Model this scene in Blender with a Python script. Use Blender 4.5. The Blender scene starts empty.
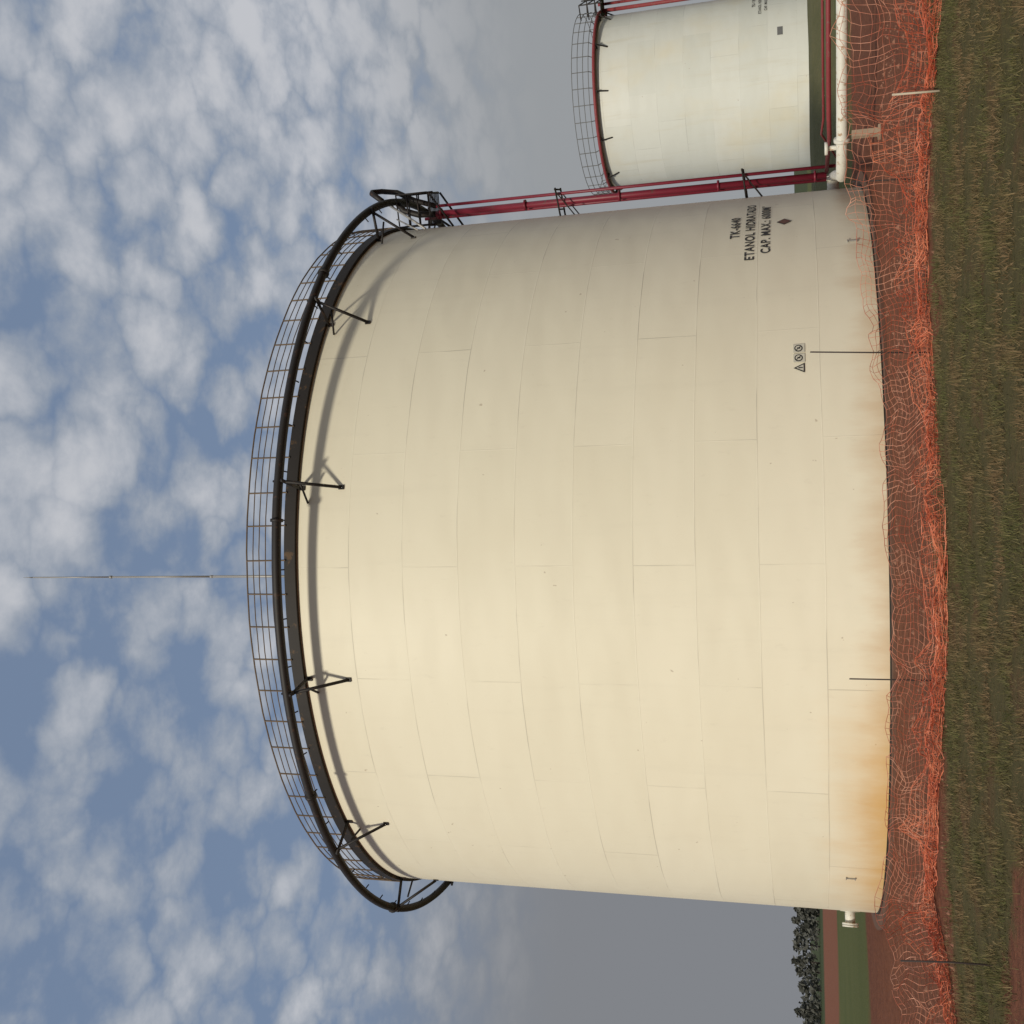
import bpy, math, random
import numpy as np
from math import sin, cos, radians, pi
from mathutils import Vector, Matrix, noise
random.seed(4); rng=np.random.default_rng(7)
scene=bpy.context.scene
scene.view_settings.view_transform='Standard'
scene.view_settings.look='None'
scene.view_settings.exposure=0

# ------------------------------------------------------------ helpers
class B:
    def __init__(s): s.v=[]; s.f=[]; s.m=[]; s.sm=[]
    def add(s,v,f,mat=0,smooth=False):
        o=len(s.v); s.v+= [tuple(p) for p in v]
        for q in f: s.f.append(tuple(i+o for i in q)); s.m.append(mat); s.sm.append(smooth)
    def tube(s,pts,r,seg=8,closed=False,mat=0,cap=True):
        pts=[Vector(p) for p in pts]; n=len(pts); vs=[]; up=None
        for i,p in enumerate(pts):
            if closed: t=pts[(i+1)%n]-pts[i-1]
            else: t=pts[min(i+1,n-1)]-pts[max(i-1,0)]
            t.normalize()
            if up is None:
                up=Vector((0,0,1)) if abs(t.z)<.9 else Vector((1,0,0))
            a=(up-t*up.dot(t)).normalized(); b=t.cross(a); up=a
            rr=r[i] if isinstance(r,(list,tuple)) else r
            for k in range(seg):
                an=2*pi*k/seg; vs.append(p+a*rr*cos(an)+b*rr*sin(an))
        f=[]
        for i in range(n if closed else n-1):
            j=(i+1)%n
            for k in range(seg):
                l=(k+1)%seg; f.append((i*seg+k,i*seg+l,j*seg+l,j*seg+k))
        if not closed and cap:
            f.append(tuple(range(seg-1,-1,-1))); f.append(tuple((n-1)*seg+k for k in range(seg)))
        s.add(vs,f,mat,seg>5)
    def box(s,c,d,rot=0,mat=0,R=None):
        c=Vector(c); M=R or Matrix.Rotation(rot,3,'Z'); vs=[]
        for x in(-.5,.5):
            for y in(-.5,.5):
                for z in(-.5,.5): vs.append(c+M@Vector((x*d[0],y*d[1],z*d[2])))
        s.add(vs,[(0,1,3,2),(4,6,7,5),(0,4,5,1),(2,3,7,6),(0,2,6,4),(1,5,7,3)],mat)
    def obj(s,name,mats,parent=None):
        me=bpy.data.meshes.new(name); me.from_pydata(s.v,[],s.f)
        for m in mats: me.materials.append(m)
        me.polygons.foreach_set('material_index',s.m); me.polygons.foreach_set('use_smooth',s.sm)
        me.update(); o=bpy.data.objects.new(name,me); scene.collection.objects.link(o)
        if parent: o.parent=parent
        return o
def empty(name,loc=(0,0,0)):
    e=bpy.data.objects.new(name,None); e.empty_display_size=.5; scene.collection.objects.link(e); return e

class NT:
    def __init__(s,name):
        s.m=bpy.data.materials.new(name); s.m.use_nodes=True; s.t=s.m.node_tree; s.b=s.t.nodes['Principled BSDF']
def setin(node,**k):
    for a,v in k.items(): node.inputs[a.replace('_',' ')].default_value=v
def mixc(T,fac,a,b,blend='MIX'):
    x=T.nodes.new('ShaderNodeMix'); x.data_type='RGBA'; x.blend_type=blend
    for s,v in((x.inputs[0],fac),(x.inputs[6],a),(x.inputs[7],b)):
        if isinstance(v,bpy.types.NodeSocket): T.links.new(v,s)
        elif isinstance(v,(int,float)): s.default_value=v
        else: s.default_value=(*v,1) if len(v)==3 else v
    return x.outputs[2]
def math_(T,op,a,b=0.,c=0.,clamp=False):
    x=T.nodes.new('ShaderNodeMath'); x.operation=op; x.use_clamp=clamp
    for i,v in enumerate((a,b,c)):
        if isinstance(v,bpy.types.NodeSocket): T.links.new(v,x.inputs[i])
        else: x.inputs[i].default_value=v
    return x.outputs[0]
def sstep(T,v,a,b):
    x=T.nodes.new('ShaderNodeMapRange'); x.interpolation_type='SMOOTHSTEP'
    T.links.new(v,x.inputs[0]); x.inputs[1].default_value=a; x.inputs[2].default_value=b
    return x.outputs[0]
def noise_(T,vec,scale,detail=4,rough=.55,dist=0):
    x=T.nodes.new('ShaderNodeTexNoise'); T.links.new(vec,x.inputs['Vector'])
    setin(x,Scale=scale,Detail=detail,Roughness=rough,Distortion=dist); return x.outputs['Fac']
def mapv(T,vec,scale=(1,1,1),loc=(0,0,0)):
    x=T.nodes.new('ShaderNodeMapping'); T.links.new(vec,x.inputs[0]); x.inputs['Scale'].default_value=scale; x.inputs['Location'].default_value=loc
    return x.outputs[0]
def bump(T,h,strength,dist,normal=None):
    x=T.nodes.new('ShaderNodeBump'); T.links.new(h,x.inputs['Height']); x.inputs['Strength'].default_value=strength; x.inputs['Distance'].default_value=dist
    if normal: T.links.new(normal,x.inputs['Normal'])
    return x.outputs[0]

def simple(name,col,rough=.6,metal=0,var=.25,scale=3,rust=None,rustamt=.0):
    w=NT(name); T=w.t; co=T.nodes.new('ShaderNodeNewGeometry').outputs['Position']
    n1=noise_(T,co,scale,4,.6)
    dark=tuple(c*(1-var) for c in col)
    c=mixc(T,n1,dark,tuple(min(1,c*(1+var)) for c in col))
    if rust:
        n2=noise_(T,co,scale*2.3,4,.7); f=sstep(T,n2,.62-rustamt,.70-rustamt*.6)
        c=mixc(T,f,c,rust)
    T.links.new(c,w.b.inputs['Base Color']); setin(w.b,Roughness=rough,Metallic=metal)
    return w.m

M_black=simple('weathered_black_paint',(.014,.011,.010),.6,rust=(.05,.025,.015),rustamt=.05,scale=2)
M_fascia=simple('rusty_dark_steel',(.016,.012,.009),.7,rust=(.09,.05,.02),rustamt=.05,scale=1.2)
M_rail=simple('rusty_rail',(.13,.085,.045),.7,var=.4,scale=3)
M_red=simple('red_pipe_paint',(.19,.016,.034),.45,rust=(.12,.05,.04),rustamt=.03,scale=1.5)
M_red2=simple('faded_red_paint',(.24,.035,.04),.6,rust=(.2,.1,.08),rustamt=.05)
M_white=simple('white_pipe_paint',(.70,.68,.60),.5,var=.10,rust=(.40,.27,.16),rustamt=.08)
M_grey=simple('galvanised_steel',(.36,.35,.33),.5,metal=.3,var=.15)
M_dgrey=simple('grey_rail_steel',(.16,.16,.16),.6,var=.2)
M_conc=simple('concrete_post',(.36,.27,.19),.9,var=.2,scale=6)
M_wood=simple('pale_wood',(.55,.46,.34),.8,var=.2,scale=8)
M_stake=simple('rebar',(.05,.035,.03),.8)
M_text=simple('black_lettering',(.035,.035,.035),.6,var=.2)
M_brown=simple('hazard_diamond',(.16,.07,.05),.6)
M_yel=simple('sign_face',(.62,.60,.50),.5,var=.05)
M_conc2=simple('stained_concrete',(.13,.065,.042),.95,var=.35,scale=1.5)

# ------------------------------------------------------------ tank paint
def tank_mat(name,bw,rh,base,c2,grime,rustamt,H):
    w=NT(name); T=w.t
    uv=T.nodes.new('ShaderNodeUVMap').outputs[0]
    wob=T.nodes.new('ShaderNodeVectorMath'); wob.operation='ADD'
    wn=T.nodes.new('ShaderNodeTexNoise'); T.links.new(mapv(T,uv,(.35,.35,1)),wn.inputs['Vector']); setin(wn,Scale=1.,Detail=2.)
    wm=T.nodes.new('ShaderNodeVectorMath'); wm.operation='MULTIPLY_ADD'; T.links.new(wn.outputs['Color'],wm.inputs[0]); wm.inputs[1].default_value=(.06,.05,0); wm.inputs[2].default_value=(-.03,-.025,0)
    T.links.new(uv,wob.inputs[0]); T.links.new(wm.outputs[0],wob.inputs[1])
    br=T.nodes.new('ShaderNodeTexBrick'); T.links.new(wob.outputs[0],br.inputs['Vector'])
    br.offset=.5; br.squash=1
    setin(br,Scale=1.,Mortar_Size=.014,Mortar_Smooth=.4,Bias=0.,Brick_Width=bw,Row_Height=rh)
    br.inputs['Color1'].default_value=(*base,1); br.inputs['Color2'].default_value=(*c2,1)
    br.inputs['Mortar'].default_value=(*[c*.74 for c in base],1)
    nf=noise_(T,mapv(T,uv,(.3,.3,1)),1.,3,.6)
    c=mixc(T,math_(T,'MULTIPLY',br.outputs['Fac'],sstep(T,nf,.62,.46)),br.outputs['Color'],base)
    st=noise_(T,mapv(T,uv,(1.2,.12,1)),1.,5,.65)
    blot=noise_(T,mapv(T,uv,(.22,.16,1)),1.,4,.6)
    c=mixc(T,math_(T,'MULTIPLY',sstep(T,st,.52,.78),grime),c,(.62,.58,.46))
    c=mixc(T,math_(T,'MULTIPLY',sstep(T,blot,.45,.75),grime),c,(.74,.66,.47))
    # warm grime collected in soft bands under some horizontal seams
    fine=noise_(T,mapv(T,uv,(3,1.2,1)),1.5,5,.7)
    c=mixc(T,math_(T,'MULTIPLY',sstep(T,fine,.58,.78),.14),c,(.5,.45,.34))
    dots=noise_(T,mapv(T,uv,(5,4,1)),1.,2,.5)
    c=mixc(T,math_(T,'MULTIPLY',sstep(T,dots,.745,.77),.45),c,(.34,.25,.16))
    sp=T.nodes.new('ShaderNodeSeparateXYZ'); T.links.new(uv,sp.inputs[0]); z=sp.outputs[1]; u=sp.outputs[0]
    n=noise_(T,mapv(T,uv,(.9,.25,1)),1.,5,.65)
    zz=math_(T,'ADD',z,math_(T,'MULTIPLY',math_(T,'SUBTRACT',n,.5),1.8))
    f=math_(T,'MULTIPLY',sstep(T,zz,.95,-.25),.6*rustamt)
    c=mixc(T,f,c,(.54,.31,.13))
    du=math_(T,'SUBTRACT',1,math_(T,'MULTIPLY',math_(T,'ABSOLUTE',math_(T,'ADD',u,7.4)),.15),clamp=True)
    f2=math_(T,'MULTIPLY',math_(T,'MULTIPLY',sstep(T,zz,2.0,-.4),sstep(T,du,0,.8)),.75*rustamt)
    c=mixc(T,f2,c,(.68,.38,.09))
    T.links.new(c,w.b.inputs['Base Color']); setin(w.b,Roughness=.5)
    w.b.inputs['Specular IOR Level'].default_value=.3
    b1=bump(T,br.outputs['Fac'],.35,.012)
    sh=T.nodes.new('ShaderNodeTexNoise'); T.links.new(mapv(T,uv,(.25,.6,1)),sh.inputs['Vector']); setin(sh,Scale=1.,Detail=2.)
    b2=bump(T,sh.outputs['Fac'],.6,.10,b1)
    T.links.new(b2,w.b.inputs['Normal'])
    return w.m
M_tank=tank_mat('cream_tank_paint',5.76,1.434,(.85,.80,.635),(.825,.775,.61),.15,1.,14.3)
M_tank2=tank_mat('white_tank_paint',3.2,1.6,(.74,.745,.69),(.68,.69,.635),.6,.1,13)

def shell(name,C,R,H,mat,parent,seg=256,rows=20,roof=.7):
    me=bpy.data.meshes.new(name); vs=[];fs=[];uvs=[]
    for j in range(rows+1):
        for i in range(seg+1):
            a=-pi+2*pi*i/seg; vs.append((C[0]+R*sin(a),C[1]-R*cos(a),H*j/rows)); uvs.append((a*R,H*j/rows))
    W=seg+1
    for j in range(rows):
        for i in range(seg): fs.append((j*W+i,j*W+i+1,(j+1)*W+i+1,(j+1)*W+i))
    me.from_pydata(vs,[],fs); ul=me.uv_layers.new(name='UVMap')
    idx=np.empty(len(me.loops),dtype=np.int32); me.loops.foreach_get('vertex_index',idx)
    ul.data.foreach_set('uv',np.array(uvs,dtype=np.float32)[idx].ravel())
    me.polygons.foreach_set('use_smooth',[True]*len(fs)); me.materials.append(mat)
    o=bpy.data.objects.new(name,me); scene.collection.objects.link(o); o.parent=parent
    b=B(); rim=[(C[0]+(R+.02)*sin(2*pi*i/96),C[1]-(R+.02)*cos(2*pi*i/96),H+.01) for i in range(96)]+[(C[0],C[1],H+roof)]
    b.add(rim,[(i,(i+1)%96,96) for i in range(96)]); b.obj('roof',[M_white],parent)
    return o
def cyl(C,th,r,z): return Vector((C[0]+r*sin(th),C[1]-r*cos(th),z))
def ringpts(C,r,z,n,a0=0,a1=2*pi): 
    return [cyl(C,a0+(a1-a0)*i/n,r,z) for i in range(n)]
def band(b,C,r,z0,z1,n=192,mat=0,thick=.04):
    vs=[];
    for i in range(n):
        a=2*pi*i/n
        vs+=[cyl(C,a,r,z0),cyl(C,a,r,z1),cyl(C,a,r-thick,z1),cyl(C,a,r-thick,z0)]
    f=[]
    for i in range(n):
        j=(i+1)%n
        for k in range(4): l=(k+1)%4; f.append((i*4+k,j*4+k,j*4+l,i*4+l))
    b.add(vs,f,mat)

D=35.6; az=-.0368; C1=(D*sin(az),D*cos(az)); R=11.; H=14.337
T1=empty('storage_tank')
shell('shell',C1,R,H,M_tank,T1)
b=B(); band(b,C1,R+.10,H+.0,H+.30,thick=.10)
b.obj('top_curb_angle',[M_fascia],T1)
b=B(); band(b,C1,R+.45,-.02,.07,thick=1.0); b.obj('foundation_ring',[M_conc2],T1)
b=B(); band(b,C1,R+.07,.071,.10,thick=.08); b.obj('bottom_plate_chime',[M_fascia],T1)
b=B(); rr=R+.12; zb=H+.25
n=80
for i in range(n):
    a=2*pi*i/n+.02+random.uniform(-.003,.003); b.tube([cyl(C1,a,rr,zb),cyl(C1,a+random.uniform(-.001,.001),rr,H+1.34)],.022,5,mat=0)
for k,zz in enumerate((H+.45,H+.63,H+.81,H+.99,H+1.16,H+1.34)):
    b.tube([Vector((p.x,p.y,p.z+random.uniform(-.008,.008))) for p in ringpts(C1,rr,zz,160)],.021 if k==5 else .014,5,closed=True)
b.obj('top_railing',[M_rail],T1)
zp=H+.08; rp=R+.92
b=B(); b.tube(ringpts(C1,rp,zp,200),.115,10,closed=True)
for i in range(60):
    a=2*pi*i/60; 
    b.tube([cyl(C1,a,rp-.05,zp),cyl(C1,a,rp-.22,zp-.10)],.018,5)
for i in range(10):
    a=2*pi*i/10+.1; p=cyl(C1,a,rp,zp); q=cyl(C1,a+.006,rp,zp); 
    b.tube([p,q],.16,12)
b.obj('ring_pipe',[M_black],T1)
b=B()
for i in range(14):
    a=radians(10.6+25.714*i)
    p=cyl(C1,a,rp+.12,zp-.14); w_=cyl(C1,a,R+.01,zp-.14); lo=cyl(C1,a,R+.03,H-1.2)
    b.tube([w_,p],.045,6); b.tube([cyl(C1,a,rp-.05,zp-.16),lo],.042,6)
    b.tube([cyl(C1,a,rp+.02,zp-.2),cyl(C1,a,rp+.02,zp+.14)],.03,6)
    b.box(cyl(C1,a,R+.02,H-1.2),(.11,.03,.14),a); b.box(cyl(C1,a,R+.02,zp-.2),(.11,.03,.14),a)
    b.tube([cyl(C1,a,rp-.35,zp-.42),cyl(C1,a-.035,R+.02,zp-.38)],.03,6)
b.obj('pipe_brackets',[M_black],T1)

ar=radians(74.3)
P=lambda da,r,z: cyl(C1,ar+radians(da),r,z)
b=B()
b.tube([P(0,R+.42,1.0),P(0,R+.42,13.1)],.10,12,mat=0)
b.tube([P(-1.2,R+.66,.6),P(-1.2,R+.66,13.0)],.05,10,mat=0)
b.tube([P(1.5,R+.30,1.0),P(1.5,R+.30,13.6)],.05,8,mat=0)
for zz in (1.3,4.1,7.1,10.1,12.9):
    b.tube([P(0,R+.42,zz),P(0,R+.42,zz+.06)],.17,14,mat=0)
b.obj('riser_pipes',[M_red,M_red2],T1)
b=B()
for zz in (3.3,8.95):
    for s in (-2.0,2.0):
        b.tube([P(s,R,zz),P(s,R+.85,zz+.1)],.028,6); b.tube([P(s,R,zz-.45),P(s,R+.75,zz+.1)],.02,5)
    b.tube([P(-2.2,R+.8,zz+.1),P(2.2,R+.8,zz+.1)],.03,6)
    b.tube([P(-2.2,R+.2,zz+.02),P(2.2,R+.2,zz+.02)],.028,6)
b.obj('riser_clamps',[M_fascia],T1)
b=B()
b.tube([P(0,R+.42,13.1),P(0,R+.45,13.7),P(0,R+.62,14.2),P(0,rp,14.42)],.10,10)
b.tube([P(-1.2,R+.66,13.0),P(-1.2,R+.9,13.7),P(-1.4,R+1.2,14.25),P(-1.6,R+1.28,14.75),P(-2.6,R+1.28,15.0),P(-4.0,R+1.25,14.9),P(-5.0,R+1.0,14.5)],.085,10)
for k in range(9):
    b.tube([P(-2.6+.65*k,R+.1,13.15),P(-2.6+.65*k,R+1.1,13.15)],.018,5)
for r_ in (R+.1,R+1.1): b.tube([P(-2.8,r_,13.15),P(2.8,r_,13.15)],.035,6)
for s in (-2.8,0,2.8):
    for r_ in (R+.12,R+1.12):
        b.tube([P(s,r_,13.15),P(s,r_,14.2)],.028,6)
for zz in (13.5,13.85,14.2):
    b.tube([P(-2.8,R+.15,zz),P(-2.8,R+1.12,zz),P(2.8,R+1.12,zz),P(2.8,R+.15,zz)],.024,6)
b.tube([P(-2.8,R+1.1,13.1),P(-2.8,R,12.4)],.035,6); b.tube([P(2.8,R+1.1,13.1),P(2.8,R,12.4)],.035,6)
b.obj('riser_landing',[M_black],T1)
b=B(); b.tube([P(-8,R+.1,13.0),P(-4,R+.5,13.9),P(-1,R+.9,14.7)],.04,6); b.tube([P(-8.6,R+.1,13.2),P(-5,R+.4,14.1)],.025,6)
b.obj('pale_brace',[M_grey],T1)

def nozzle(b,th,z,L,r,C=C1,Rr=R,mat=0):
    b.tube([cyl(C,th,Rr-.1,z),cyl(C,th,Rr+L,z)],r,16,mat=mat)
    b.tube([cyl(C,th,Rr+L,z),cyl(C,th,Rr+L+.05,z)],r*1.6,20,mat=mat)
    b.tube([cyl(C,th,Rr+L+.06,z),cyl(C,th,Rr+L+.11,z)],r*1.6,20,mat=mat)
    b.tube([cyl(C,th,Rr,z),cyl(C,th,Rr+.015,z)],r*1.9,20,mat=mat)
b=B(); nozzle(b,radians(-71),.80,.32,.14); nozzle(b,radians(78),.80,.30,.17); nozzle(b,radians(120),.75,.35,.2)
nozzle(b,radians(-120),.9,.1,.38)
b.obj('nozzles',[M_white],T1)
b=B()
for t_,z_ in ((-48,.90),(46,.55)):
    b.box(cyl(C1,radians(t_),R+.02,z_),(.02,.03,.2),radians(t_)); b.box(cyl(C1,radians(t_),R+.03,z_+.11),(.10,.03,.02),radians(t_)); b.box(cyl(C1,radians(t_),R+.03,z_-.11),(.10,.03,.02),radians(t_))
b.obj('earthing_lugs',[M_grey],T1)

def bend_text(txt,size,th,z,C,Rr,parent,off=.012,mat=M_text,bold=.004):
    cu=bpy.data.curves.new('lettering','FONT'); cu.body=txt; cu.size=size; cu.align_x='CENTER'; cu.align_y='CENTER'; cu.offset=bold; cu.space_character=1.12
    o=bpy.data.objects.new('tmp',cu); scene.collection.objects.link(o)
    bpy.context.view_layer.update()
    me=bpy.data.meshes.new_from_object(o.evaluated_get(bpy.context.evaluated_depsgraph_get()))
    bpy.data.objects.remove(o)
    for v in me.vertices:
        a=th+v.co.x/Rr; p=cyl(C,a,Rr+off,z+v.co.y); v.co=p
    me.materials.clear(); me.materials.append(mat); me.name='lettering'
    q=bpy.data.objects.new('lettering',me); scene.collection.objects.link(q); q.parent=parent
tt=radians(52.9)
bend_text('TK-6640',.345,tt,3.45,C1,R,T1,.012,bold=.006)
bend_text('ETANOL HIDRATADO',.335,tt,3.06,C1,R,T1,.012,bold=.006)
bend_text('CAP. MAX.: 6000M³',.335,tt,2.66,C1,R,T1,.012,bold=.006)
b=B()
def patch(b,C,Rr,th,z,poly,off,mat=0):
    b.add([cyl(C,th+x/Rr,Rr+off,z+y) for x,y in poly],[tuple(range(len(poly)))],mat)
s=.2
patch(b,C1,R,tt+.01,2.2,[(0,-s),(s,0),(0,s),(-s,0)],.012,0)
patch(b,C1,R,tt+.01,2.2,[(0,-s*.8),(s*.8,0),(0,s*.8),(-s*.8,0)],.016,1)
b.obj('hazard_diamond',[M_text,M_brown],T1)
ts=radians(25.6)
for k in range(3):
    b=B(); th=ts+(k-1)*.27/R; zc=1.90
    if k==0: 
        patch(b,C1,R,th,zc,[(-.13,-.12),(.13,-.12),(0,.13)],.02,1); patch(b,C1,R,th,zc-.015,[(-.085,-.08),(.085,-.08),(0,.085)],.024,0); patch(b,C1,R,th,zc-.03,[(-.012,-.05),(.012,-.05),(.015,.05),(-.015,.05)],.028,1)
    else:
        patch(b,C1,R,th,zc,[(-.12,-.13),(.12,-.13),(.12,.13),(-.12,.13)],.02,0)
        ci=[(.095*cos(2*pi*i/24),.095*sin(2*pi*i/24)) for i in range(24)]
        ci2=[(.068*cos(2*pi*i/24),.068*sin(2*pi*i/24)) for i in range(24)]
        patch(b,C1,R,th,zc+.01,ci,.024,1); patch(b,C1,R,th,zc+.01,ci2,.028,0)
        patch(b,C1,R,th,zc+.01,[(-.06,.045),(-.045,.06),(.06,-.045),(.045,-.06)],.032,1)
        patch(b,C1,R,th,zc+.01,[(-.02,-.04),(.02,-.04),(.02,.03),(-.02,.03)],.031,1)
    o=b.obj('safety_sign',[M_yel,M_text])
b=B(); x,y=-1.6,25.95
b.tube([(x,y,14.3),(x,y,17.6)],.036,8); b.tube([(x,y,17.6),(x,y,20.8)],.027,8); b.tube([(x,y,20.8),(x,y,23.4)],.02,8); b.tube([(x,y,23.4),(x,y,23.75)],[.018,.004],6)
for z in (17.6,20.8): b.tube([(x,y,z-.04),(x,y,z+.04)],.042,8)
b.box((x,y,14.42),(.3,.3,.04))
b.obj('lightning_rod',[M_grey])

# ------------------------------------------------------------ second tank
a2=radians(21.1); D2=72.; C2=(D2*sin(a2),D2*cos(a2)); R2=5.12; H2=13.2
T2=empty('storage_tank.001'); shell('shell',C2,R2,H2,M_tank2,T2,seg=128,rows=8,roof=.3)
b=B(); band(b,C2,R2+.08,H2-.08,H2+.08,96,thick=.08); 
b.obj('top_curb_angle',[M_fascia],T2)
b=B(); band(b,C2,R2+.4,-.02,.08,96,thick=.8); b.obj('foundation_ring',[M_conc2],T2)
b=B(); b.tube(ringpts(C2,R2+.30,H2-.02,96),.10,8,closed=True)
tr=-a2+radians(86)
b.tube([cyl(C2,tr,R2+.32,.4),cyl(C2,tr,R2+.32,H2)],.12,8); b.tube([cyl(C2,tr+.06,R2+.7,.4),cyl(C2,tr+.06,R2+.7,H2+.2)],.09,8)
b.obj('ring_pipe',[M_red2],T2)
b=B()
for i in range(36):
    a=2*pi*i/36; b.tube([cyl(C2,a,R2+.05,H2),cyl(C2,a,R2+.3,H2+.3),cyl(C2,a,R2+.32,H2+1.3)],.026,5)
for zz in (.3,.63,.96,1.3): b.tube(ringpts(C2,R2+.32,H2+zz,96),.022,5,closed=True)
tlad=-a2-radians(80)
for s_ in (-.05,.05):
    b.tube([cyl(C2,tlad+s_,R2+.75,.1),cyl(C2,tlad+s_,R2+.75,H2+1.3)],.035,5)
for k in range(40): b.tube([cyl(C2,tlad-.05,R2+.75,.4+k*.33),cyl(C2,tlad+.05,R2+.75,.4+k*.33)],.015,4)
b.obj('top_railing',[M_dgrey],T2)
b=B()
for i in range(12):
    a=2*pi*i/12+.15-a2
    b.tube([cyl(C2,a,R2+.35,H2-.1),cyl(C2,a,R2,H2-.8)],.045,5); b.tube([cyl(C2,a,R2,H2-.16),cyl(C2,a,R2+.4,H2-.16)],.045,5)
for zz in (13.0,13.5,14.0):
    b.tube([cyl(C2,tr-.32,R2+.2,H2+zz-13),cyl(C2,tr-.32,R2+1.1,H2+zz-13),cyl(C2,tr+.15,R2+1.1,H2+zz-13),cyl(C2,tr+.15,R2+.2,H2+zz-13)],.04,5)
for s_ in (-.32,-.16,.0,.15): b.tube([cyl(C2,tr+s_,R2+1.1,H2-.4),cyl(C2,tr+s_,R2+1.1,H2+1)],.04,5)
b.box(cyl(C2,tr,R2+.6,H2-.1),(1.3,1.1,.06),tr)
b.obj('brackets_and_landing',[M_black],T2)
tl=-a2+radians(62)
bend_text('TK-6639',.25,tl,3.95,C2,R2,T2,.02,bold=.006); bend_text('ETANOL HIDRATADO',.22,tl,3.6,C2,R2,T2,.02,bold=.004); bend_text('CAP. MAX.: 600M³',.22,tl,3.27,C2,R2,T2,.02,bold=.004)
b=B(); patch(b,C2,R2,-a2+radians(33),2.5,[(-.26,-.15),(.26,-.15),(.26,.15),(-.26,.15)],.02,0); b.obj('name_plate',[M_dgrey],T2)

# ------------------------------------------------------------ pipelines on the right
PL=empty('pipeline')
b=B()
wp=[tuple(cyl(C1,radians(78),R+.40,.80)),(9.2,30.9,.80),(8.3,28.0,.80),(8.02,27.15,.81),(8.15,26.6,.82),(8.6,26.2,.82),(11.6,24.45,.82),(14.5,22.9,.82),(22,19.1,.82),(40,9.6,.82)]
b.tube(wp,.13,14,mat=0)
for i in (5,6,7):
    a_=Vector(wp[i]); d_=(Vector(wp[i])-Vector(wp[i-1])).normalized()
    b.tube([a_-d_*.04,a_+d_*.04],.19,16,mat=0)
b.tube([(8.5,26.4,.8),(8.5,26.4,1.15)],.06,10); b.tube([(8.5,26.4,1.14),(8.5,26.4,1.21)],.15,14)
b.obj('white_pipe',[M_white],PL)
b=B()
b.tube([(9.75,32.4,1.0),(9.6,29.5,1.02),(9.1,27.5,1.06),(9.3,26.4,1.10),(11.8,24.95,1.10),(22,19.6,1.1),(40,10.1,1.1)],.055,10)
b.tube([(9.9,32.3,.6),(9.9,29.5,1.2),(9.5,27.2,1.20),(12.1,25.1,1.22),(22,19.9,1.22),(40,10.4,1.22)],.03,8)
b.obj('red_pipe',[M_red2],PL)
b=B()
for x,y in ((17,21.65),(23,18.6),(30,14.9)):
    b.box((x,y,.33),(.2,.26,.68),-.5); b.box((x,y+.25,.33),(.12,.12,1.5),-.5)
    b.box((x,y+.1,.04),(.5,.7,.12),-.5)
b.obj('pipe_supports',[M_conc],PL)
b=B(); b.box((8.5,25.6,.31),(.15,.15,.64),.1); b.box((8.5,25.6,.02),(.26,.26,.08),.1); b.obj('marker_post',[M_conc])
b=B(); b.tube([(5.56,15.35,-.05),(5.60,15.4,.62)],.016,6); b.obj('wooden_stake',[M_wood])

# ------------------------------------------------------------ ground
def h_ground(x,y):
    r=math.hypot(x-C1[0],y-C1[1])
    near=max(0,min(1,(r-11.3)/2))*max(0,1-abs(x)/60)*max(0,1-abs(y-15)/50)
    v=noise.noise(Vector((x*.35,y*.35,0)))*.07+noise.noise(Vector((x*1.3,y*1.3,3)))*.03
    if y>16: v+=noise.noise(Vector((x*3.2,y*3.2,8)))*.035
    return v*near
def coords(a,b,st,far):
    c=list(np.arange(a,b+1e-6,st)); s=st; x=c[-1]; up=[]
    while x<far: s*=1.35; x+=s; up.append(x)
    s=st; x=c[0]; dn=[]
    while x>-far: s*=1.35; x-=s; dn.append(x)
    return np.array(dn[::-1]+c+up)
xs=coords(-12,14,.13,1800); ys=coords(8,27,.13,1800)
vs=[(x,y,h_ground(x,y)) for y in ys for x in xs]; W=len(xs)
fs=[(j*W+i,j*W+i+1,(j+1)*W+i+1,(j+1)*W+i) for j in range(len(ys)-1) for i in range(W-1)]
w=NT('ground'); T=w.t
pos=T.nodes.new('ShaderNodeNewGeometry').outputs['Position']
sp=T.nodes.new('ShaderNodeSeparateXYZ'); T.links.new(pos,sp.inputs[0]); X,Y=sp.outputs[0],sp.outputs[1]
nb=noise_(T,pos,.9,5,.6); ns=noise_(T,pos,5,5,.7); nl=noise_(T,pos,.12,4,.6); nf=noise_(T,pos,30,3,.7)
red=mixc(T,nb,(.14,.052,.030),(.26,.105,.060)); red=mixc(T,math_(T,'MULTIPLY',sstep(T,ns,.35,.7),.7),red,(.09,.036,.025))
red=mixc(T,math_(T,'MULTIPLY',sstep(T,nf,.58,.75),.40),red,(.36,.22,.15))
gr=mixc(T,ns,(.055,.055,.020),(.125,.095,.045)); gr=mixc(T,sstep(T,nb,.5,.72),gr,(.12,.068,.035))
Yn=math_(T,'ADD',Y,math_(T,'MULTIPLY',math_(T,'SUBTRACT',nb,.5),2.2))
m1=sstep(T,Yn,15.8,16.6)
c=mixc(T,m1,gr,red)
Yf=math_(T,'ADD',Y,math_(T,'MULTIPLY',math_(T,'SUBTRACT',nl,.5),14))
c=mixc(T,sstep(T,Yf,37,40),c,mixc(T,nl,(.08,.10,.035),(.14,.14,.055)))
c=mixc(T,math_(T,'MULTIPLY',sstep(T,Yf,76,80),sstep(T,X,10,-5)),c,(.24,.10,.06))
c=mixc(T,sstep(T,Yf,150,165),c,(.07,.085,.04))
xx=math_(T,'ADD',X,math_(T,'MULTIPLY',nb,1.5))
ln=math_(T,'ADD',Yn,math_(T,'MULTIPLY',X,.35))
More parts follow.
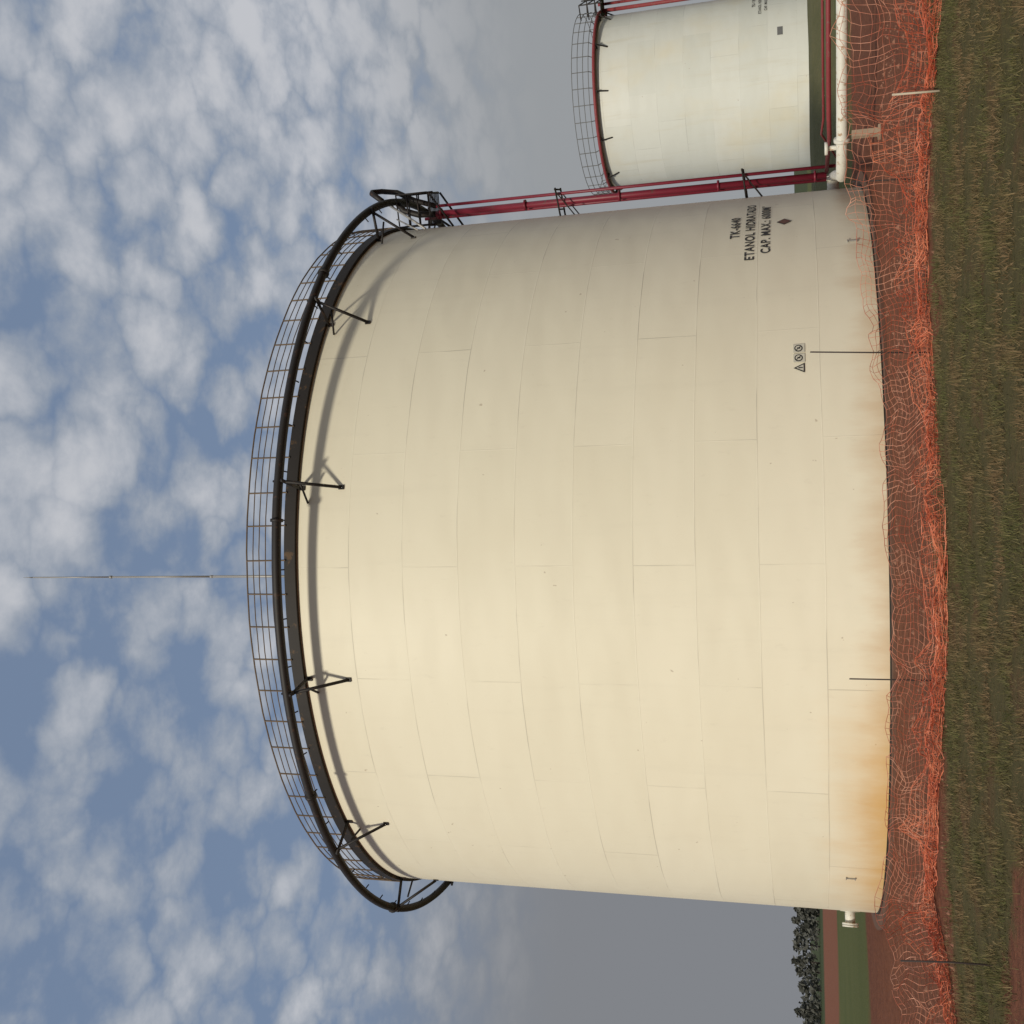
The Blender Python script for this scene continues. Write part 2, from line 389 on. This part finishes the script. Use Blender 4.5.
pt=math_(T,'MULTIPLY',sstep(T,xx,-2.2,-3.2),sstep(T,ln,10.2,9.8))
c=mixc(T,pt,c,red)
T.links.new(c,w.b.inputs['Base Color']); setin(w.b,Roughness=.95); w.b.inputs['Specular IOR Level'].default_value=.1
T.links.new(bump(T,ns,.7,.08),w.b.inputs['Normal'])
me=bpy.data.meshes.new('ground'); me.from_pydata(vs,[],fs); me.materials.append(w.m); me.polygons.foreach_set('use_smooth',[True]*len(fs))
g=bpy.data.objects.new('ground',me); scene.collection.objects.link(g)
# clods and pebbles on the red soil: one mesh
b=B()
for i in range(1500):
    x=rng.uniform(-9,12); y=rng.uniform(16,25)
    if math.hypot(x-C1[0],y-C1[1])<R+.6: continue
    s_=abs(rng.normal(0,.022))+.012; z=h_ground(x,y)
    q=[Vector((x+s_*cos(k*pi*2/5)*rng.uniform(.7,1.3),y+s_*sin(k*pi*2/5)*rng.uniform(.7,1.3),z-.01)) for k in range(5)]+[Vector((x+rng.normal(0,.2)*s_,y,z+s_*.9))]
    b.add(q,[(k,(k+1)%5,5) for k in range(5)])
b.obj('soil_clods',[simple('dry_soil_clods',(.26,.12,.075),.95,var=.4,scale=2)])

N=190000
gx=rng.uniform(-11,11,N); gy=rng.uniform(8,17.4,N)
keep=[];hs=[]
for i in range(N):
    x,y=gx[i],gy[i]
    n_=noise.noise(Vector((x*.9,y*.9,5)))
    n2=noise.noise(Vector((x*1.7,y*1.7,9)))+.6*noise.noise(Vector((x*5,y*5,2)))
    edge=16.1+n_*1.2
    if y>edge+random.random()**3*1.2: continue
    if x<-3.4+n_*.6 and y+.35*x<10.0+n_*.4 and random.random()<.95: continue
    if n2<-.10 and random.random()<.85: continue
    keep.append(i); hs.append(max(.4,1+1.3*n2))
keep=np.array(keep); gx=gx[keep]; gy=gy[keep]; n=len(keep); hs=np.array(hs)
gz=np.array([h_ground(x,y) for x,y in zip(gx,gy)])
hgt=rng.gamma(3,.012,n)*hs+.006; wd=rng.uniform(.003,.008,n); an=rng.uniform(0,2*pi,n); le=rng.normal(0,.03,(n,2))
v=np.empty((n,3,3)); v[:,0]=np.stack([gx-wd*np.cos(an),gy-wd*np.sin(an),gz-.005],1); v[:,1]=np.stack([gx+wd*np.cos(an),gy+wd*np.sin(an),gz-.005],1); v[:,2]=np.stack([gx+le[:,0],gy+le[:,1],gz+hgt],1)
me=bpy.data.meshes.new('grass'); me.vertices.add(3*n); me.vertices.foreach_set('co',v.ravel()); me.loops.add(3*n); me.loops.foreach_set('vertex_index',np.arange(3*n)); me.polygons.add(n); me.polygons.foreach_set('loop_start',np.arange(n)*3); me.polygons.foreach_set('loop_total',np.full(n,3)); me.update(calc_edges=True); me.validate()
at=me.attributes.new('rnd','FLOAT','FACE'); at.data.foreach_set('value',rng.random(n).astype(np.float32))
w=NT('grass_blades'); T=w.t; a_=T.nodes.new('ShaderNodeAttribute'); a_.attribute_name='rnd'
pos=T.nodes.new('ShaderNodeNewGeometry').outputs['Position']; nb=noise_(T,pos,.8,3,.6)
g1=mixc(T,a_.outputs['Fac'],(.065,.075,.024),(.18,.155,.07)); g2=mixc(T,a_.outputs['Fac'],(.12,.085,.042),(.26,.175,.095))
c=mixc(T,sstep(T,nb,.40,.62),g1,g2); T.links.new(c,w.b.inputs['Base Color']); setin(w.b,Roughness=.8); w.b.inputs['Specular IOR Level'].default_value=.15
me.materials.append(w.m); o=bpy.data.objects.new('grass',me); scene.collection.objects.link(o)

b=B(); px=np.arange(6,110,1.0); prof=[(-4.5,-.05),(-3,.35),(-1.2,.95),(0,1.1),(1.2,1.08),(3,.5),(5,-.05)]
vs=[(x,54+dy+.6*sin(x*.13),z*(1+.10*noise.noise(Vector((x*.3,dy,0))))) for x in px for dy,z in prof]; k=len(prof)
b.add(vs,[(i*k+j,(i+1)*k+j,(i+1)*k+j+1,i*k+j+1) for i in range(len(px)-1) for j in range(k-1)],0,True)
w=NT('berm_grass'); T=w.t; pos=T.nodes.new('ShaderNodeNewGeometry').outputs['Position']
c=mixc(T,noise_(T,pos,1.2,6,.7),(.06,.07,.022),(.15,.13,.055)); T.links.new(c,w.b.inputs['Base Color']); setin(w.b,Roughness=.95)
T.links.new(bump(T,noise_(T,pos,4,5,.7),.8,.15),w.b.inputs['Normal'])
b.obj('grass_berm',[w.m])

# ------------------------------------------------------------ orange safety fence
path=[(-10.5,13.6),(-8.6,15.3),(-7.3,16.6),(-6.4,18.2),(-4.5,17.3),(-2.9,16.7),(-.8,15.8),(1.5,16.8),(4.07,17.5),(6.73,15.4),(9.2,14.2),(11.5,13.6)]
hts=[.75,.75,.75,.78,.68,.72,.70,.78,1.0,1.35,1.45,1.35]
def cr(p0,p1,p2,p3,t): return .5*((2*p1)+(-p0+p2)*t+(2*p0-5*p1+4*p2-p3)*t*t+(-p0+3*p1-3*p2+p3)*t**3)
pp=[np.array([*a,h]) for a,h in zip(path,hts)]; dense=[]
for i in range(len(pp)-1):
    p0=pp[max(i-1,0)];p3=pp[min(i+2,len(pp)-1)]
    for t in np.linspace(0,1,60,endpoint=False): dense.append(cr(p0,pp[i],pp[i+1],p3,t))
dense=np.array(dense); sl=np.concatenate([[0],np.cumsum(np.hypot(*np.diff(dense[:,:2],axis=0).T))])
def at_s(s): return [np.interp(s,sl,dense[:,k]) for k in range(3)]
SL=sl[-1]
def netmat(name,a,b_):
    w=NT(name); T=w.t; pos=T.nodes.new('ShaderNodeNewGeometry').outputs['Position']
    c=mixc(T,sstep(T,noise_(T,pos,1.6,3,.7),.35,.65),a,b_); T.links.new(c,w.b.inputs['Base Color']); setin(w.b,Roughness=.5); return w.m
M_net=netmat('orange_plastic_net',(.45,.10,.05),(.74,.36,.24))
M_net2=netmat('orange_plastic_net_bunched',(.48,.085,.035),(.76,.25,.13))
F=empty('safety_fence')
def net(name,ds,nt,zfun,thick,hole=0,seed=0,mat=None):
    ns_=int(SL/ds); vs=[];fs=[]
    for i in range(ns_+1):
        s=i*ds; x,y,h=at_s(s); x2,y2,_=at_s(min(s+.05,SL)); x1,y1,_=at_s(max(s-.05,0)); tx,ty=x2-x1,y2-y1; L=math.hypot(tx,ty); nx,ny=ty/L,-tx/L
        for j in range(nt+1):
            off,z,ss=zfun(s,j/nt,h); 
            vs.append((x+nx*off+tx/L*ss,y+ny*off+ty/L*ss,max(z,0)+.01+h_ground(x,y)))
    for i in range(ns_):
        for j in range(nt):
            if hole and noise.noise(Vector((i*ds*1.1,j/nt*2.2,seed+50)))>hole: continue
            a=i*(nt+1)+j; fs.append((a,a+nt+1,a+nt+2,a+1))
    me=bpy.data.meshes.new(name); me.from_pydata(vs,[],fs); me.materials.append(mat or M_net)
    o=bpy.data.objects.new(name,me); scene.collection.objects.link(o); o.parent=F
    m=o.modifiers.new('wire','WIREFRAME'); m.thickness=thick; m.use_even_offset=False; m.use_boundary=True
    return o
N3=lambda x,y,z: noise.noise(Vector((x,y,z)))
def main(s,t,h):
    top=h*(1+.20*N3(s*.9,0,1)+.12*N3(s*2.6,0,2))
    z=top*t**.9; sl_=(1-t)*.25
    return (sl_+.20*N3(s*1.5,t*1.5,4)+.07*N3(s*6,t*5,7), z*(1+.12*N3(s*3,t*4,3)), .22*N3(s*1.0,t*2.5,9)+.06*N3(s*5,t*5,2))
def slump(s,t,h):
    top=h*(.46+.55*N3(s*.8,5,1)+.22*N3(s*2.6,5,2))
    u=t*2 if t<.5 else 2-2*t
    z=max(top,.05)*u**1.2
    return (.15+.30*(t-.5)+.18*N3(s*1.8,t*3,14)+.06*N3(s*6,t*9,17), z+.07*N3(s*5,t*6,13), .20*N3(s*1.4,t*3,19)+.07*N3(s*8,t*8,12))
def roll(s,t,h):
    r=.08+.14*N3(s*1.1,0,21)+.05*N3(s*5,t*6,22); a=t*2*pi*1.2
    cx=.26+.40*N3(s*.9,0,23)
    return (cx+r*1.8*cos(a)+.07*N3(s*9,t*9,24), .07+r*1.2*sin(a)+.05*N3(s*9,t*9,25), .14*N3(s*6,t*8,26))
net('net_upright',.105,12,main,.0100,0,1)
net('net_slumped',.11,11,slump,.0100,.18,2,M_net2)
net('net_bunched',.095,13,roll,.0120,.22,3,M_net2)
b=B()
for x,y,h,lx,ly in ((2.25,17.0,1.75,-.12,0),(-2.76,17.6,1.25,.0,.02),(-5.05,12.5,.97,.06,.05),(7.4,15.1,1.45,.05,0),(-8.7,15.2,1.2,.1,0),(4.9,17.1,1.1,-.06,0)):
    b.tube([(x,y,-.1),(x-lx*.5,y+ly,h*.5),(x-lx,y+ly,h)],.011,6)
b.obj('stakes',[M_stake],F)

# ------------------------------------------------------------ distant trees
b=B()
for i in range(185):
    x=-260+i*1.6+random.uniform(-1.5,1.5); y=215+random.uniform(-22,14); h=random.uniform(2.3,4.2)*(1+.22*sin(i*.19)+.15*sin(i*.71)); r=random.uniform(1.6,2.8)
    b.tube([(x,y,0),(x+.1,y,h*.6)],[.16,.07],4,mat=1)
    for q in range(130):
        z=random.uniform(.05,1)**.8*h; k=math.sqrt(max(.05,1-(z/h)**2)); u=random.gauss(0,.5)*k; v_=random.gauss(0,.5)*k
        c_=Vector((x+u*r,y+v_*r,z)); s_=random.uniform(.3,.65)
        e1=Vector((random.gauss(0,1),random.gauss(0,1),random.gauss(0,1))).normalized(); e2=e1.orthogonal().normalized()
        b.add([c_+e1*s_,c_-e1*s_*.5+e2*s_*.8,c_-e1*s_*.5-e2*s_*.8],[(0,1,2)],0)
M_leaf=simple('distant_foliage',(.085,.085,.070),.9,var=.45,scale=.3);  # leaf colour greyed: distance haze is painted into the foliage
b.obj('tree_line',[M_leaf,M_stake])

# ------------------------------------------------------------ camera
f=1060.; p=.2654; r=.0212; hc=1.949
Rt=Vector((1,0,0)); Fw=Vector((0,cos(p),sin(p))); Up=Vector((0,-sin(p),cos(p)))
Rt2=cos(r)*Rt-sin(r)*Up; Up2=sin(r)*Rt+cos(r)*Up
X_=-Up2; Y_=Rt2; Z_=-Fw
cam=bpy.data.cameras.new('camera'); co=bpy.data.objects.new('camera',cam); scene.collection.objects.link(co)
Mx=Matrix((X_,Y_,Z_)).transposed().to_4x4(); Mx.translation=Vector((0,0,hc)); co.matrix_world=Mx
cam.sensor_width=36; cam.lens=36*f/1024; cam.clip_end=6000; cam.clip_start=.1; scene.camera=co

# ------------------------------------------------------------ light
el=radians(27); saz=radians(25)
S=Vector((-sin(saz)*cos(el),-cos(saz)*cos(el),sin(el)))
L=bpy.data.lights.new('sun','SUN'); L.energy=2.6; L.angle=radians(4.5); L.color=(1,.925,.77)
lo=bpy.data.objects.new('sun',L); scene.collection.objects.link(lo); lo.rotation_mode='QUATERNION'; lo.rotation_quaternion=S.to_track_quat('Z','Y')
wd=bpy.data.worlds.new('World'); scene.world=wd; wd.use_nodes=True; T=wd.node_tree
bg=T.nodes['Background']; bg.inputs[1].default_value=.1
sky=T.nodes.new('ShaderNodeTexSky'); sky.sky_type='NISHITA'; sky.sun_disc=False; sky.sun_elevation=el
sky.sun_rotation=math.atan2(S.x,S.y); sky.dust_density=2.; sky.air_density=1.
tc=T.nodes.new('ShaderNodeTexCoord').outputs['Generated']
sp=T.nodes.new('ShaderNodeSeparateXYZ'); T.links.new(tc,sp.inputs[0]); dx,dy,dz=sp.outputs
den=math_(T,'ADD',math_(T,'MAXIMUM',dz,0),.30)
cb=T.nodes.new('ShaderNodeCombineXYZ'); T.links.new(math_(T,'DIVIDE',dx,den),cb.inputs[0]); T.links.new(math_(T,'DIVIDE',dy,den),cb.inputs[1])
pv=cb.outputs[0]
n1=noise_(T,pv,9.,6,.60,.15); n2=noise_(T,pv,2.2,2,.5)
wv=T.nodes.new('ShaderNodeTexNoise'); T.links.new(pv,wv.inputs['Vector']); setin(wv,Scale=16.,Detail=4.)
wa=T.nodes.new('ShaderNodeVectorMath'); wa.operation='MULTIPLY_ADD'; T.links.new(wv.outputs['Color'],wa.inputs[0]); wa.inputs[1].default_value=(.10,.10,.10); T.links.new(pv,wa.inputs[2])
vo=T.nodes.new('ShaderNodeTexVoronoi'); vo.feature='F1'; T.links.new(wa.outputs[0],vo.inputs['Vector']); setin(vo,Scale=15.)
vd=math_(T,'MULTIPLY',vo.outputs['Distance'],vo.outputs['Distance'])
cell=math_(T,'SUBTRACT',.55,vd)
cov=math_(T,'ADD',math_(T,'MULTIPLY',n1,.85),math_(T,'MULTIPLY',cell,.42))
cov=math_(T,'ADD',cov,math_(T,'MULTIPLY',math_(T,'SUBTRACT',n2,.5),.50))
cov=math_(T,'ADD',cov,math_(T,'MULTIPLY',dx,.24))
cm=sstep(T,cov,.33,.60)
cc=mixc(T,sstep(T,cov,.50,.84),(3.1,3.5,4.15),(5.6,5.7,6.0))
blue=mixc(T,.80,sky.outputs[0],(1.85,2.5,3.7))
base=mixc(T,math_(T,'MULTIPLY',cm,.93),blue,cc)
hzf=sstep(T,dz,.42,.20)
hz=mixc(T,sstep(T,dx,-.35,.35),(2.2,2.3,2.5),(3.1,3.25,3.4))
out=mixc(T,hzf,base,hz)
T.links.new(out,bg.inputs[0])
